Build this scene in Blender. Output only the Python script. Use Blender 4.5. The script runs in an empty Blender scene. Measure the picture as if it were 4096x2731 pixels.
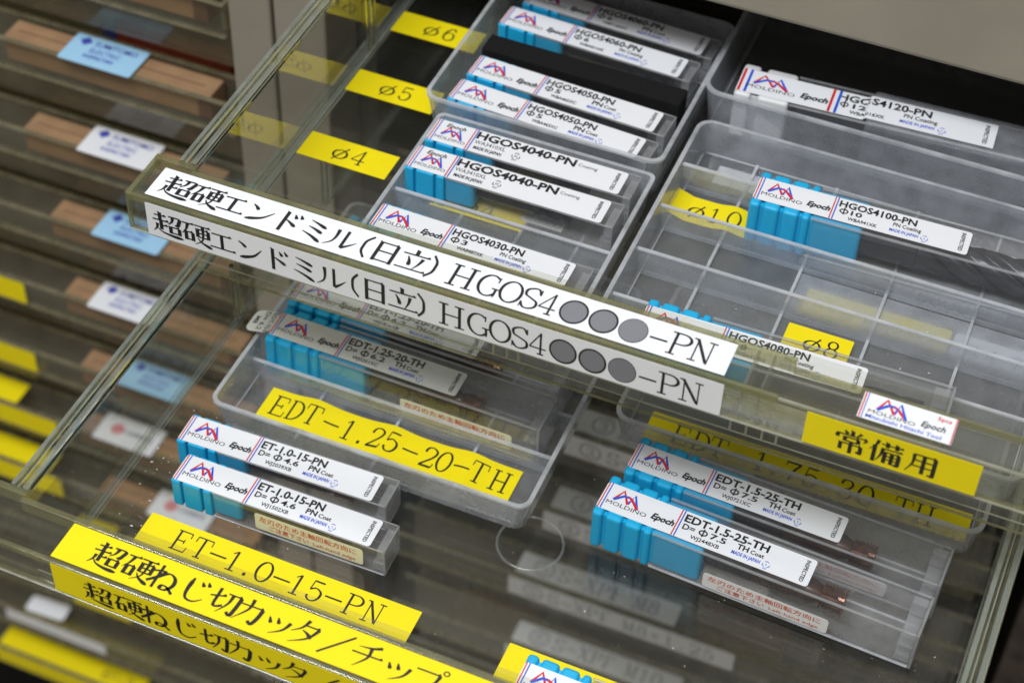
import bpy, bmesh, math, random
from mathutils import Matrix, Vector, Euler
random.seed(7)
SC = bpy.context.scene
COL = SC.collection
SC.unit_settings.scale_length = 0.01          # one unit is one centimetre
PI = math.pi

# ------------------------------------------------------------------ camera
cam_d = bpy.data.cameras.new('camera')
cam = bpy.data.objects.new('camera', cam_d); COL.objects.link(cam)
cam_d.sensor_width = 36.0; cam_d.lens = 66.54
cam_d.clip_start = 1.0; cam_d.clip_end = 2000.0
_R = ((0.92303024, 0.38354891, 0.03009000), (0.29639332, -0.65905808, -0.69122605), (-0.24528794, 0.64694102, -0.72201187))
_C = (23.24136513, -33.51094598, 38.86883599)
m = Matrix.Identity(4)
for i in range(3):
    m[i][0] = _R[0][i]; m[i][1] = -_R[1][i]; m[i][2] = -_R[2][i]; m[i][3] = _C[i]
cam.matrix_world = m
cam_d.dof.use_dof = True
cam_d.dof.focus_distance = 52.6
cam_d.dof.aperture_fstop = 0.145
SC.camera = cam

# ------------------------------------------------------------------ light
W = bpy.data.worlds.new('World'); SC.world = W; W.use_nodes = True
W.node_tree.nodes['Background'].inputs[0].default_value = (0.86, 0.82, 0.765, 1)
W.node_tree.nodes['Background'].inputs[1].default_value = 0.40
def area(name, loc, target, sx, sy, power, color=(1, 1, 1)):
    d = bpy.data.lights.new(name, 'AREA'); d.shape = 'RECTANGLE'; d.size = sx; d.size_y = sy
    d.energy = power; d.color = color
    o = bpy.data.objects.new(name, d); COL.objects.link(o); o.location = loc
    o.rotation_euler = (Vector(target) - Vector(loc)).to_track_quat('-Z', 'Y').to_euler()
    return o
area('ceiling_light', (-16, -78, 185), (6, 0, 0), 150, 34, 400000, (0.95, 0.975, 1.0))
area('ceiling_light', (10, 70, 215), (8, 0, 0), 180, 24, 90000, (0.97, 0.985, 1.0))
area('ceiling_light', (30, -120, 190), (8, 0, 0), 160, 40, 40000, (0.97, 0.985, 1.0))
vs = SC.view_settings
vs.view_transform = 'Standard'; vs.look = 'None'; vs.exposure = 0.0; vs.gamma = 1.0; vs.use_curve_mapping = False
cy = SC.cycles
cy.max_bounces = 16; cy.diffuse_bounces = 3; cy.glossy_bounces = 6; cy.transmission_bounces = 12
cy.transparent_max_bounces = 64; cy.use_denoising = True
cy.caustics_reflective = False; cy.caustics_refractive = True; cy.blur_glossy = 0.6
cy.sample_clamp_indirect = 4.0

# ------------------------------------------------------------------ materials
def newmat(name):
    mt = bpy.data.materials.new(name); mt.use_nodes = True
    nt = mt.node_tree; nt.nodes.clear()
    out = nt.nodes.new('ShaderNodeOutputMaterial')
    return mt, nt, out
def N(nt, typ, **kw):
    n = nt.nodes.new(typ)
    for k, v in kw.items(): setattr(n, k, v)
    return n
def objcoord(nt, scale=1.0):
    tc = N(nt, 'ShaderNodeTexCoord'); mp = N(nt, 'ShaderNodeMapping')
    mp.inputs['Scale'].default_value = (scale,)*3 if not isinstance(scale, tuple) else scale
    nt.links.new(tc.outputs['Object'], mp.inputs['Vector'])
    return mp.outputs['Vector']
def solid(name, col, rough=0.5, metal=0.0, spec=0.5, var=0.06, vscale=1.5, bump=0.0, bscale=30, spots=None, coat=0.0):
    mt, nt, out = newmat(name)
    p = N(nt, 'ShaderNodeBsdfPrincipled')
    p.inputs['Roughness'].default_value = rough; p.inputs['Metallic'].default_value = metal
    p.inputs['Specular IOR Level'].default_value = spec
    p.inputs['Coat Weight'].default_value = coat
    v = objcoord(nt)
    nz = N(nt, 'ShaderNodeTexNoise'); nz.inputs['Scale'].default_value = vscale; nz.inputs['Detail'].default_value = 6
    nt.links.new(v, nz.inputs['Vector'])
    rp = N(nt, 'ShaderNodeValToRGB')
    rp.color_ramp.elements[0].position = 0.3; rp.color_ramp.elements[1].position = 0.7
    rp.color_ramp.elements[0].color = tuple(c*(1-var) for c in col) + (1,)
    rp.color_ramp.elements[1].color = tuple(min(1, c*(1+var*0.6)) for c in col) + (1,)
    nt.links.new(nz.outputs['Fac'], rp.inputs['Fac'])
    src = rp.outputs['Color']
    if spots:
        n2 = N(nt, 'ShaderNodeTexNoise'); n2.inputs['Scale'].default_value = spots[1]; n2.inputs['Detail'].default_value = 8
        n2.inputs['Roughness'].default_value = 0.7
        nt.links.new(v, n2.inputs['Vector'])
        r2 = N(nt, 'ShaderNodeValToRGB'); r2.color_ramp.elements[0].position = spots[2]; r2.color_ramp.elements[1].position = spots[2]+spots[3]
        nt.links.new(n2.outputs['Fac'], r2.inputs['Fac'])
        mx = N(nt, 'ShaderNodeMix', data_type='RGBA')
        nt.links.new(r2.outputs['Color'], mx.inputs['Factor'])
        nt.links.new(src, mx.inputs['A']); mx.inputs['B'].default_value = tuple(spots[0]) + (1,)
        src = mx.outputs['Result']
    nt.links.new(src, p.inputs['Base Color'])
    if bump:
        n3 = N(nt, 'ShaderNodeTexNoise'); n3.inputs['Scale'].default_value = bscale; n3.inputs['Detail'].default_value = 4
        nt.links.new(v, n3.inputs['Vector'])
        b = N(nt, 'ShaderNodeBump'); b.inputs['Strength'].default_value = bump; b.inputs['Distance'].default_value = 0.05
        nt.links.new(n3.outputs['Fac'], b.inputs['Height']); nt.links.new(b.outputs['Normal'], p.inputs['Normal'])
    nt.links.new(p.outputs[0], out.inputs['Surface'])
    return mt
def thin(name, tint, haze=0.0, hazecol=(0.8, 0.82, 0.85), grough=0.03, gain=1.0, hazevar=0.3, ior=1.49, bump=0.0, bscale=0.6):
    """clear sheet plastic: light passes straight, a little is scattered, a Fresnel share is mirrored"""
    mt, nt, out = newmat(name)
    tr = N(nt, 'ShaderNodeBsdfTransparent'); tr.inputs['Color'].default_value = tint + (1,)
    gl = N(nt, 'ShaderNodeBsdfGlossy'); gl.inputs['Roughness'].default_value = grough
    gl.inputs['Color'].default_value = (gain, gain, gain, 1)
    ge = N(nt, 'ShaderNodeNewGeometry')
    mr = N(nt, 'ShaderNodeMapRange')
    mr.inputs['To Min'].default_value = ior; mr.inputs['To Max'].default_value = 1/ior
    nt.links.new(ge.outputs['Backfacing'], mr.inputs['Value'])
    fr = N(nt, 'ShaderNodeFresnel'); nt.links.new(mr.outputs['Result'], fr.inputs['IOR'])
    v = objcoord(nt)
    if bump:
        nb = N(nt, 'ShaderNodeTexNoise'); nb.inputs['Scale'].default_value = bscale; nb.inputs['Detail'].default_value = 2
        nt.links.new(v, nb.inputs['Vector'])
        b = N(nt, 'ShaderNodeBump'); b.inputs['Strength'].default_value = bump; b.inputs['Distance'].default_value = 0.1
        nt.links.new(nb.outputs['Fac'], b.inputs['Height']); nt.links.new(b.outputs['Normal'], gl.inputs['Normal'])
    base = tr.outputs[0]
    if haze > 0:
        df = N(nt, 'ShaderNodeBsdfDiffuse'); df.inputs['Color'].default_value = hazecol + (1,)
        tl = N(nt, 'ShaderNodeBsdfTranslucent'); tl.inputs['Color'].default_value = hazecol + (1,)
        mh = N(nt, 'ShaderNodeMixShader'); mh.inputs[0].default_value = 0.5
        nt.links.new(df.outputs[0], mh.inputs[1]); nt.links.new(tl.outputs[0], mh.inputs[2])
        nz = N(nt, 'ShaderNodeTexNoise'); nz.inputs['Scale'].default_value = 1.3; nz.inputs['Detail'].default_value = 5
        nt.links.new(v, nz.inputs['Vector'])
        m2 = N(nt, 'ShaderNodeMapRange'); m2.inputs['From Min'].default_value = 0.3; m2.inputs['From Max'].default_value = 0.7
        m2.inputs['To Min'].default_value = haze*(1-hazevar); m2.inputs['To Max'].default_value = haze*(1+hazevar)
        nt.links.new(nz.outputs['Fac'], m2.inputs['Value'])
        mx = N(nt, 'ShaderNodeMixShader'); nt.links.new(m2.outputs['Result'], mx.inputs[0])
        nt.links.new(base, mx.inputs[1]); nt.links.new(mh.outputs[0], mx.inputs[2]); base = mx.outputs[0]
    mf = N(nt, 'ShaderNodeMixShader'); nt.links.new(fr.outputs[0], mf.inputs[0])
    nt.links.new(base, mf.inputs[1]); nt.links.new(gl.outputs[0], mf.inputs[2])
    nt.links.new(mf.outputs[0], out.inputs['Surface'])
    return mt
def glass(name, col, rough=0.03, ior=1.45):
    mt, nt, out = newmat(name)
    p = N(nt, 'ShaderNodeBsdfPrincipled'); p.inputs['Base Color'].default_value = col + (1,)
    p.inputs['Transmission Weight'].default_value = 1.0; p.inputs['Roughness'].default_value = rough; p.inputs['IOR'].default_value = ior
    nt.links.new(p.outputs[0], out.inputs['Surface'])
    return mt

M = {}
M['white'] = solid('label_paper_white', (0.80, 0.81, 0.84), 0.38, var=0.015)
M['worn'] = solid('label_paper_worn', (0.70, 0.71, 0.66), 0.45, var=0.05, spots=((0.16, 0.15, 0.11), 2.6, 0.60, 0.16))
M['cream'] = solid('sticker_cream', (0.78, 0.77, 0.56), 0.4, var=0.03)
M['paleg'] = solid('sticker_grey', (0.80, 0.80, 0.77), 0.4, var=0.03)
M['yellow'] = solid('label_tape_yellow', (0.87, 0.71, 0.008), 0.42, spec=0.25, var=0.02)
M['black'] = solid('print_black', (0.012, 0.012, 0.014), 0.45, var=0.0)
M['blue'] = solid('print_blue', (0.02, 0.09, 0.62), 0.45, var=0.0)
M['red'] = solid('print_red', (0.62, 0.018, 0.03), 0.45, var=0.0)
M['rust'] = solid('print_rust', (0.62, 0.07, 0.02), 0.45, var=0.0)
M['pink'] = solid('print_pink', (0.68, 0.26, 0.28), 0.5, var=0.1)
M['gray'] = solid('print_grey', (0.20, 0.20, 0.225), 0.45, var=0.02)
M['inkgrey'] = solid('print_slate', (0.16, 0.18, 0.24), 0.45, var=0.02)
M['navy'] = solid('print_navy', (0.05, 0.07, 0.42), 0.5, var=0.0)
M['stblue'] = solid('sticker_blue', (0.36, 0.62, 0.84), 0.4, var=0.03)
M['cap'] = solid('blue_plastic', (0.015, 0.42, 0.74), 0.33, var=0.04, vscale=3, bump=0.02, bscale=14)
M['milky'] = solid('milky_plastic', (0.66, 0.67, 0.68), 0.4, var=0.04)
M['foam'] = solid('black_foam', (0.012, 0.012, 0.012), 0.95, spec=0.15, var=0.3, vscale=18, bump=0.5, bscale=40)
M['steel'] = solid('ground_steel', (0.055, 0.055, 0.065), 0.28, metal=0.35, var=0.1, vscale=6)
M['carbide'] = solid('grey_carbide', (0.045, 0.047, 0.058), 0.27, metal=0.3, var=0.15, vscale=6)
M['bronze'] = solid('bronze_coating', (0.085, 0.045, 0.033), 0.26, metal=0.5, var=0.15, vscale=6)
M['copper'] = solid('copper_tip', (0.23, 0.125, 0.088), 0.2, metal=0.85, var=0.3, vscale=6)
M['paint'] = solid('beige_paint', (0.30, 0.268, 0.212), 0.5, var=0.09, vscale=0.35, bump=0.05, bscale=9, spots=((0.14, 0.11, 0.08), 1.1, 0.70, 0.10))
M['gap'] = solid('dark_gap', (0.02, 0.018, 0.015), 0.9, var=0.1)
M['inner'] = solid('shaded_interior', (0.035, 0.031, 0.025), 0.8, var=0.25, vscale=0.3)  # shade inside the cabinet put into a dark wall colour
M['bay_shade'] = solid('painted_bay_shade', (0.075, 0.058, 0.045), 0.7, var=0.5, vscale=0.5, spots=((0.02, 0.015, 0.01), 0.6, 0.5, 0.2))  # shade of the neighbouring bank put into the brown
M['kraft'] = solid('kraft_board', (0.33, 0.195, 0.10), 0.7, var=0.16, vscale=0.9, bump=0.05, bscale=12)
M['kraft_edge'] = solid('kraft_board_edge', (0.17, 0.085, 0.045), 0.8, var=0.15, vscale=1.2)
M['acr'] = thin('clear_acrylic', (0.955, 0.958, 0.925), haze=0.035, hazecol=(0.58, 0.58, 0.52), grough=0.02, bump=0.10, bscale=0.35)
M['acr_floor'] = thin('clear_acrylic_floor', (0.955, 0.955, 0.93), haze=0.024, hazecol=(0.5, 0.5, 0.45), grough=0.03, bump=0.06, bscale=0.35)
M['acr_edge'] = thin('acrylic_edge', (0.87, 0.86, 0.70), haze=0.33, hazecol=(0.54, 0.52, 0.31), grough=0.1)  # olive of label shade and refraction put into the edge colour
M['acr_line'] = thin('acrylic_painted_highlight', (0.93, 0.93, 0.84), haze=0.42, hazecol=(0.80, 0.80, 0.70), grough=0.12)  # pale haze paints the white highlight lines on the acrylic
M['acr_rim'] = thin('acrylic_rim', (0.90, 0.91, 0.84), haze=0.26, hazecol=(0.62, 0.66, 0.66), grough=0.06)  # grey-blue highlight bands put into the haze colour
M['acr_bar'] = glass('acrylic_bar', (0.90, 0.92, 0.80), 0.04, 1.45)
M['smoke'] = thin('tinted_acrylic', (0.86, 0.85, 0.78), haze=0.20, hazecol=(0.58, 0.53, 0.42), grough=0.08)  # brownish tint and haze, even over the closed drawers
M['smoke_edge'] = thin('tinted_acrylic_edge', (0.78, 0.76, 0.62), haze=0.36, hazecol=(0.56, 0.51, 0.36), grough=0.12)
M['pp'] = thin('frosted_plastic', (0.95, 0.955, 0.965), haze=0.29, hazecol=(0.80, 0.83, 0.89), grough=0.14)
M['pp_floor'] = thin('frosted_plastic_floor', (0.95, 0.955, 0.965), haze=0.11, hazecol=(0.78, 0.81, 0.86), grough=0.10)
M['pp_rim'] = thin('frosted_plastic_rim', (0.90, 0.91, 0.92), haze=0.72, hazecol=(0.86, 0.88, 0.92), grough=0.12)  # whiter for the thicker plastic and for painted rim highlights
M['pp_case'] = thin('frosted_case', (0.955, 0.955, 0.955), haze=0.075, hazecol=(0.80, 0.81, 0.83), grough=0.09)
M['pp_back'] = thin('frosted_case_back', (0.95, 0.95, 0.955), haze=0.34, hazecol=(0.80, 0.81, 0.83), grough=0.12)
M['pp_end'] = thin('frosted_case_end', (0.92, 0.925, 0.93), haze=0.34, hazecol=(0.80, 0.81, 0.83), grough=0.15)
M['dust'] = solid('dust_flake', (0.62, 0.60, 0.56), 0.8, var=0.1)
M['concrete'] = solid('workshop_floor', (0.10, 0.09, 0.08), 0.7, var=0.2, vscale=0.05)
M['box_red'] = solid('red_carton', (0.40, 0.06, 0.03), 0.6, var=0.1)

# ------------------------------------------------------------------ mesh helper
class MB:
    def __init__(s): s.v = []; s.f = []; s.mi = []; s.mats = []; s.smooth = []
    def mat(s, key):
        mt = M[key]
        if mt not in s.mats: s.mats.append(mt)
        return s.mats.index(mt)
    def add(s, verts, faces, key, smooth=False, mx=None):
        b = len(s.v); k = s.mat(key)
        for v in verts:
            s.v.append(tuple(mx @ Vector(v)) if mx is not None else tuple(v))
        for f in faces:
            s.f.append([b+i for i in f]); s.mi.append(k); s.smooth.append(smooth)
    def box(s, x0, x1, y0, y1, z0, z1, key, mx=None):
        v = [(x0,y0,z0),(x1,y0,z0),(x1,y1,z0),(x0,y1,z0),(x0,y0,z1),(x1,y0,z1),(x1,y1,z1),(x0,y1,z1)]
        f = [(3,2,1,0),(4,5,6,7),(0,1,5,4),(1,2,6,5),(2,3,7,6),(3,0,4,7)]
        s.add(v, f, key, mx=mx)
    def prism(s, poly, z0, z1, key, mx=None, smooth=False):
        n = len(poly)
        v = [(x,y,z0) for x,y in poly] + [(x,y,z1) for x,y in poly]
        f = [tuple(reversed(range(n))), tuple(range(n,2*n))] + [(i,(i+1)%n,n+(i+1)%n,n+i) for i in range(n)]
        s.add(v, f, key, mx=mx, smooth=smooth)
    def lathe_x(s, prof, key, seg=24, mx=None, smooth=True):
        """prof = [(x, r)...] revolved around x"""
        v = []; f = []
        for x, r in prof:
            for i in range(seg):
                a = 2*PI*i/seg; v.append((x, r*math.cos(a), r*math.sin(a)))
        n = len(prof)
        for j in range(n-1):
            for i in range(seg):
                f.append((j*seg+i, j*seg+(i+1)%seg, (j+1)*seg+(i+1)%seg, (j+1)*seg+i))
        f.append(tuple(range(seg-1,-1,-1))); f.append(tuple((n-1)*seg+i for i in range(seg)))
        s.add(v, f, key, smooth=smooth, mx=mx)
    def build(s, name, parent=None, mesh=None):
        me = bpy.data.meshes.new(name); me.from_pydata(s.v, [], s.f)
        for mt in s.mats: me.materials.append(mt)
        me.polygons.foreach_set('material_index', s.mi); me.polygons.foreach_set('use_smooth', s.smooth)
        me.update()
        bm = bmesh.new(); bm.from_mesh(me); bmesh.ops.recalc_face_normals(bm, faces=bm.faces); bm.to_mesh(me); bm.free()
        return put(name, me, parent)
    def build_raw(s, name, parent=None):
        me = bpy.data.meshes.new(name); me.from_pydata(s.v, [], s.f)
        for mt in s.mats: me.materials.append(mt)
        me.polygons.foreach_set('material_index', s.mi); me.polygons.foreach_set('use_smooth', s.smooth)
        me.update()
        return put(name, me, parent)
def put(name, me, parent=None):
    o = bpy.data.objects.new(name, me); COL.objects.link(o)
    if parent is not None: o.parent = parent
    return o
def bevel(o, w, seg=2, ang=40):
    b = o.modifiers.new('bevel', 'BEVEL'); b.width = w; b.segments = seg; b.limit_method = 'ANGLE'; b.angle_limit = math.radians(ang)
    return o
def thing(name, label, cat, loc=(0,0,0), rz=0.0, group=None):
    o = bpy.data.objects.new(name, None); COL.objects.link(o); o.empty_display_size = 0.5
    o.location = loc; o.rotation_euler = (0,0,rz)
    tag(o, label, cat, group); return o
def tag(o, label, cat, group=None, kind=None):
    if label: o['label'] = label
    if cat: o['category'] = cat
    if group: o['group'] = group
    if kind: o['kind'] = kind
    return o
def rrect(x0, x1, y0, y1, r, n=5):
    p = []
    for cx, cy_, a0 in ((x1-r,y1-r,0),(x0+r,y1-r,90),(x0+r,y0+r,180),(x1-r,y0+r,270)):
        for i in range(n+1):
            a = math.radians(a0+90*i/n); p.append((cx+r*math.cos(a), cy_+r*math.sin(a)))
    return p

# ------------------------------------------------------------------ lettering
_tc = {}
def text_geo(s, bold=0.0):
    """sans lettering as flat polygons, normalised to its own bounding box"""
    k = (s, bold)
    if k in _tc: return _tc[k]
    c = bpy.data.curves.new('t', 'FONT'); c.body = s; c.resolution_u = 2; c.offset = bold
    o = bpy.data.objects.new('t', c); COL.objects.link(o)
    dg = bpy.context.evaluated_depsgraph_get()
    me = bpy.data.meshes.new_from_object(o.evaluated_get(dg))
    v = [(p.co.x, p.co.y) for p in me.vertices]; f = [tuple(p.vertices) for p in me.polygons]
    bpy.data.objects.remove(o); bpy.data.curves.remove(c); bpy.data.meshes.remove(me)
    x0 = min(a for a,_ in v); x1 = max(a for a,_ in v)
    v = [((a-x0)/(x1-x0), b/0.729) for a,b in v]
    _tc[k] = (v, f, (x1-x0)/0.729); return _tc[k]

def ribbon(pts, wfun):
    """polygon strip round a centre line; wfun(i, direction, t) gives the full width"""
    n = len(pts); L = []; Rr = []
    tot = sum(math.dist(pts[i], pts[i+1]) for i in range(n-1)) or 1; acc = 0
    for i in range(n):
        a = pts[max(0,i-1)]; b = pts[min(n-1,i+1)]
        dx, dy = b[0]-a[0], b[1]-a[1]; l = math.hypot(dx,dy) or 1
        dx /= l; dy /= l
        if i: acc += math.dist(pts[i-1], pts[i])
        w = wfun((dx,dy), acc/tot)/2
        L.append((pts[i][0]-dy*w, pts[i][1]+dx*w)); Rr.append((pts[i][0]+dy*w, pts[i][1]-dx*w))
    v = L+Rr
    f = [(i, n+i, n+i+1, i+1) for i in range(n-1)]
    return v, f
def curve(pts, sub=6):
    """Catmull-Rom through the points"""
    if len(pts) < 3: 
        (a,b),(c,d) = pts[0], pts[-1]
        return [(a+(c-a)*i/4, b+(d-b)*i/4) for i in range(5)]
    P = [pts[0]]+list(pts)+[pts[-1]]; out = []
    for i in range(1, len(P)-2):
        p0,p1,p2,p3 = P[i-1],P[i],P[i+1],P[i+2]
        for k in range(sub):
            t = k/sub
            out.append(tuple(0.5*((2*p1[j])+(-p0[j]+p2[j])*t+(2*p0[j]-5*p1[j]+4*p2[j]-p3[j])*t*t+(-p0[j]+3*p1[j]-3*p2[j]+p3[j])*t**3) for j in (0,1)))
    out.append(pts[-1]); return out
def arc(cx, cy_, rx, ry, a0, a1, n=16):
    return [(cx+rx*math.cos(math.radians(a0+(a1-a0)*i/n)), cy_+ry*math.sin(math.radians(a0+(a1-a0)*i/n))) for i in range(n+1)]
THN, THK = 5.6, 12.5
def nib(d, t): return THN+(THK-THN)*abs(d[1])**1.5
# stroke kinds: h thin bar with a triangular stop, v thick stem, p falls left and thins, n falls right and thickens,
# d drop, k plain nib path, t thin line, w (points, width) constant
def stroke(st):
    k, pts = st[0], st[1]; out = []
    if k == 'h':
        (x0,y0),(x1,y1) = pts
        out.append(ribbon([(x0,y0),((x0+x1)/2,(y0+y1)/2),(x1,y1)], lambda d,t: THN))
        out.append(([(x1-11,y1+1),(x1-3,y1+8),(x1+3,y1-1),(x1-3,y1-2)], [(0,1,2,3)]))
    elif k == 'v':
        out.append(ribbon([pts[0], ((pts[0][0]+pts[-1][0])/2,(pts[0][1]+pts[-1][1])/2), pts[-1]], lambda d,t: THK*0.95))
        x,y = pts[0]; out.append(([(x-8,y+2),(x-3,y+3),(x+5,y-4),(x-4.5,y-6)], [(0,1,2,3)]))
    elif k == 'p': out.append(ribbon(curve(pts), lambda d,t: 11.5*(1-t)+2.0*t))
    elif k == 'n': out.append(ribbon(curve(pts), lambda d,t: 3+10.5*min(1,t*1.25)-(8*(t-0.85)/0.15 if t>0.85 else 0)))
    elif k == 'd': out.append(ribbon(curve(pts), lambda d,t: 4+11*t-(6*(t-0.8)/0.2 if t>0.8 else 0)))
    elif k == 'k': out.append(ribbon(curve(pts), nib))
    elif k == 'K': out.append(ribbon(pts, nib))
    elif k == 't': out.append(ribbon(curve(pts), lambda d,t: THN))
    elif k == 'w': out.append(ribbon(curve(pts) if len(pts) == 2 else pts, lambda d,t: st[2]*1.12))
    return out
def box4(x0,x1,y0,y1,ext=4):
    return [('v',[(x0,y1),(x0,y0-ext)]),('h',[(x0,y1),(x1,y1)]),('v',[(x1,y1),(x1,y0-ext)]),('t',[(x0,y0),(x1,y0)])]
KJ = {
'超': [('h',[(8,82),(46,84)]),('v',[(27,97),(27,62)]),('h',[(2,62),(54,64)]),('v',[(29,62),(29,22)]),('h',[(29,42),(50,43)]),('p',[(16,46),(13,26),(2,8)]),
      ('n',[(15,27),(30,13),(60,6),(99,5)]),('k',[(56,90),(91,90),(89,70),(84,57),(77,60)]),('p',[(70,89),(66,70),(53,54)])]+box4(60,89,20,46,3),
'硬': [('h',[(3,87),(42,88)]),('p',[(22,87),(15,60),(1,38)])]+box4(14,37,18,50)+[('h',[(45,90),(97,90)])]+box4(54,90,42,75,2)+[('t',[(54,58),(90,58)]),
      ('p',[(72,90),(72,52),(66,25),(42,4)]),('n',[(53,35),(66,18),(99,3)])],
'エ': [('h',[(13,78),(84,80)]),('v',[(49,78),(49,20)]),('h',[(4,19),(96,20)])],
'ン': [('d',[(14,82),(28,74),(40,62)]),('n',[(96,68),(70,36),(45,22),(14,12)])],
'ド': [('v',[(36,95),(36,3)]),('n',[(38,60),(58,50),(80,36)]),('d',[(60,90),(70,72)]),('d',[(78,95),(88,78)])],
'ミ': [('n',[(22,90),(50,82),(82,70)]),('n',[(24,62),(50,55),(78,44)]),('n',[(14,34),(50,22),(86,4)])],
'ル': [('p',[(30,86),(31,50),(24,25),(4,6)]),('w',[(60,90),(60,10)],8.5),('p',[(60,10),(78,26),(98,48)])],
'(': [('k',[(72,100),(48,75),(44,50),(48,25),(72,0)])],
')': [('k',[(28,100),(52,75),(56,50),(52,25),(28,0)])],
'日': [('v',[(20,92),(20,2)]),('h',[(20,90),(78,90)]),('v',[(78,90),(78,2)]),('t',[(20,50),(78,50)]),('t',[(20,8),(78,8)])],
'立': [('v',[(49,100),(49,78)]),('h',[(9,76),(91,78)]),('d',[(28,66),(37,46),(40,26)]),('p',[(74,68),(68,40),(56,12)]),('h',[(3,10),(97,11)])],
'ね': [('w',[(29,96),(29,4)],8),('k',[(8,66),(44,74),(26,44),(4,22)]),('k',[(28,44),(56,72),(80,62),(86,36),(72,12),(54,10),(56,24),(74,22),(96,4)])],
'じ': [('n',[(34,93),(31,50),(36,18),(52,8),(70,12),(88,28)][::-1]),('d',[(62,88),(72,72)]),('d',[(79,94),(88,78)])],
'切': [('h',[(2,56),(46,70)]),('w',[(22,94),(22,30)],8.5),('k',[(22,30),(30,22),(50,34)]),('h',[(50,82),(92,82)]),('k',[(92,82),(90,45),(84,8),(70,18)]),('p',[(66,82),(62,45),(40,4)])],
'カ': [('h',[(10,68),(84,70)]),('k',[(84,69),(80,32),(70,6),(58,16)]),('p',[(45,96),(43,55),(10,4)])],
'ッ': [('d',[(20,60),(30,38)]),('d',[(45,66),(54,44)]),('p',[(86,62),(72,28),(38,2)])],
'タ': [('p',[(44,96),(32,64),(6,40)]),('h',[(36,75),(82,76)]),('p',[(82,75),(60,32),(12,0)]),('n',[(36,56),(54,48),(70,34)])],
'/': [('w',[(8,2),(92,98)],6)],
'チ': [('p',[(82,94),(54,82),(16,76)]),('h',[(4,52),(96,54)]),('p',[(54,82),(54,45),(24,2)])],
'プ': [('h',[(8,76),(80,77)]),('p',[(80,76),(68,36),(26,2)]),('w',arc(92,92,8,8,0,360),4)],
'常': [('v',[(50,100),(50,80)]),('d',[(26,96),(36,82)]),('p',[(76,97),(70,90),(62,80)]),('k',[(8,78),(8,76),(6,60)]),('h',[(8,77),(93,77)]),('p',[(93,77),(90,68),(84,60)])]
      +box4(30,70,50,67,2)+[('v',[(20,38),(20,6)]),('h',[(20,38),(80,38)]),('k',[(80,38),(80,12),(78,7),(68,12)]),('v',[(50,50),(50,-4)])],
'備': [('p',[(25,98),(18,72),(2,48)]),('v',[(17,70),(17,-2)]),('h',[(34,85),(98,86)]),('v',[(52,97),(52,74)]),('v',[(80,97),(80,74)]),('h',[(36,66),(97,67)]),
      ('p',[(41,66),(37,35),(25,4)]),('v',[(49,53),(49,2)]),('h',[(49,53),(90,53)]),('k',[(90,53),(90,10),(86,3),(78,7)]),('t',[(49,37),(90,37)]),('t',[(49,21),(90,21)]),('v',[(70,53),(70,2)])],
'用': [('p',[(21,88),(20,45),(3,2)]),('h',[(21,88),(83,88)]),('k',[(83,88),(83,14),(80,5),(68,9)]),('t',[(21,62),(83,62)]),('t',[(21,36),(83,36)]),('v',[(51,88),(51,6)])],
}
def serif(x, y, w=26): return ('t', [(x-w/2,y),(x+w/2,y)])
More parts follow.
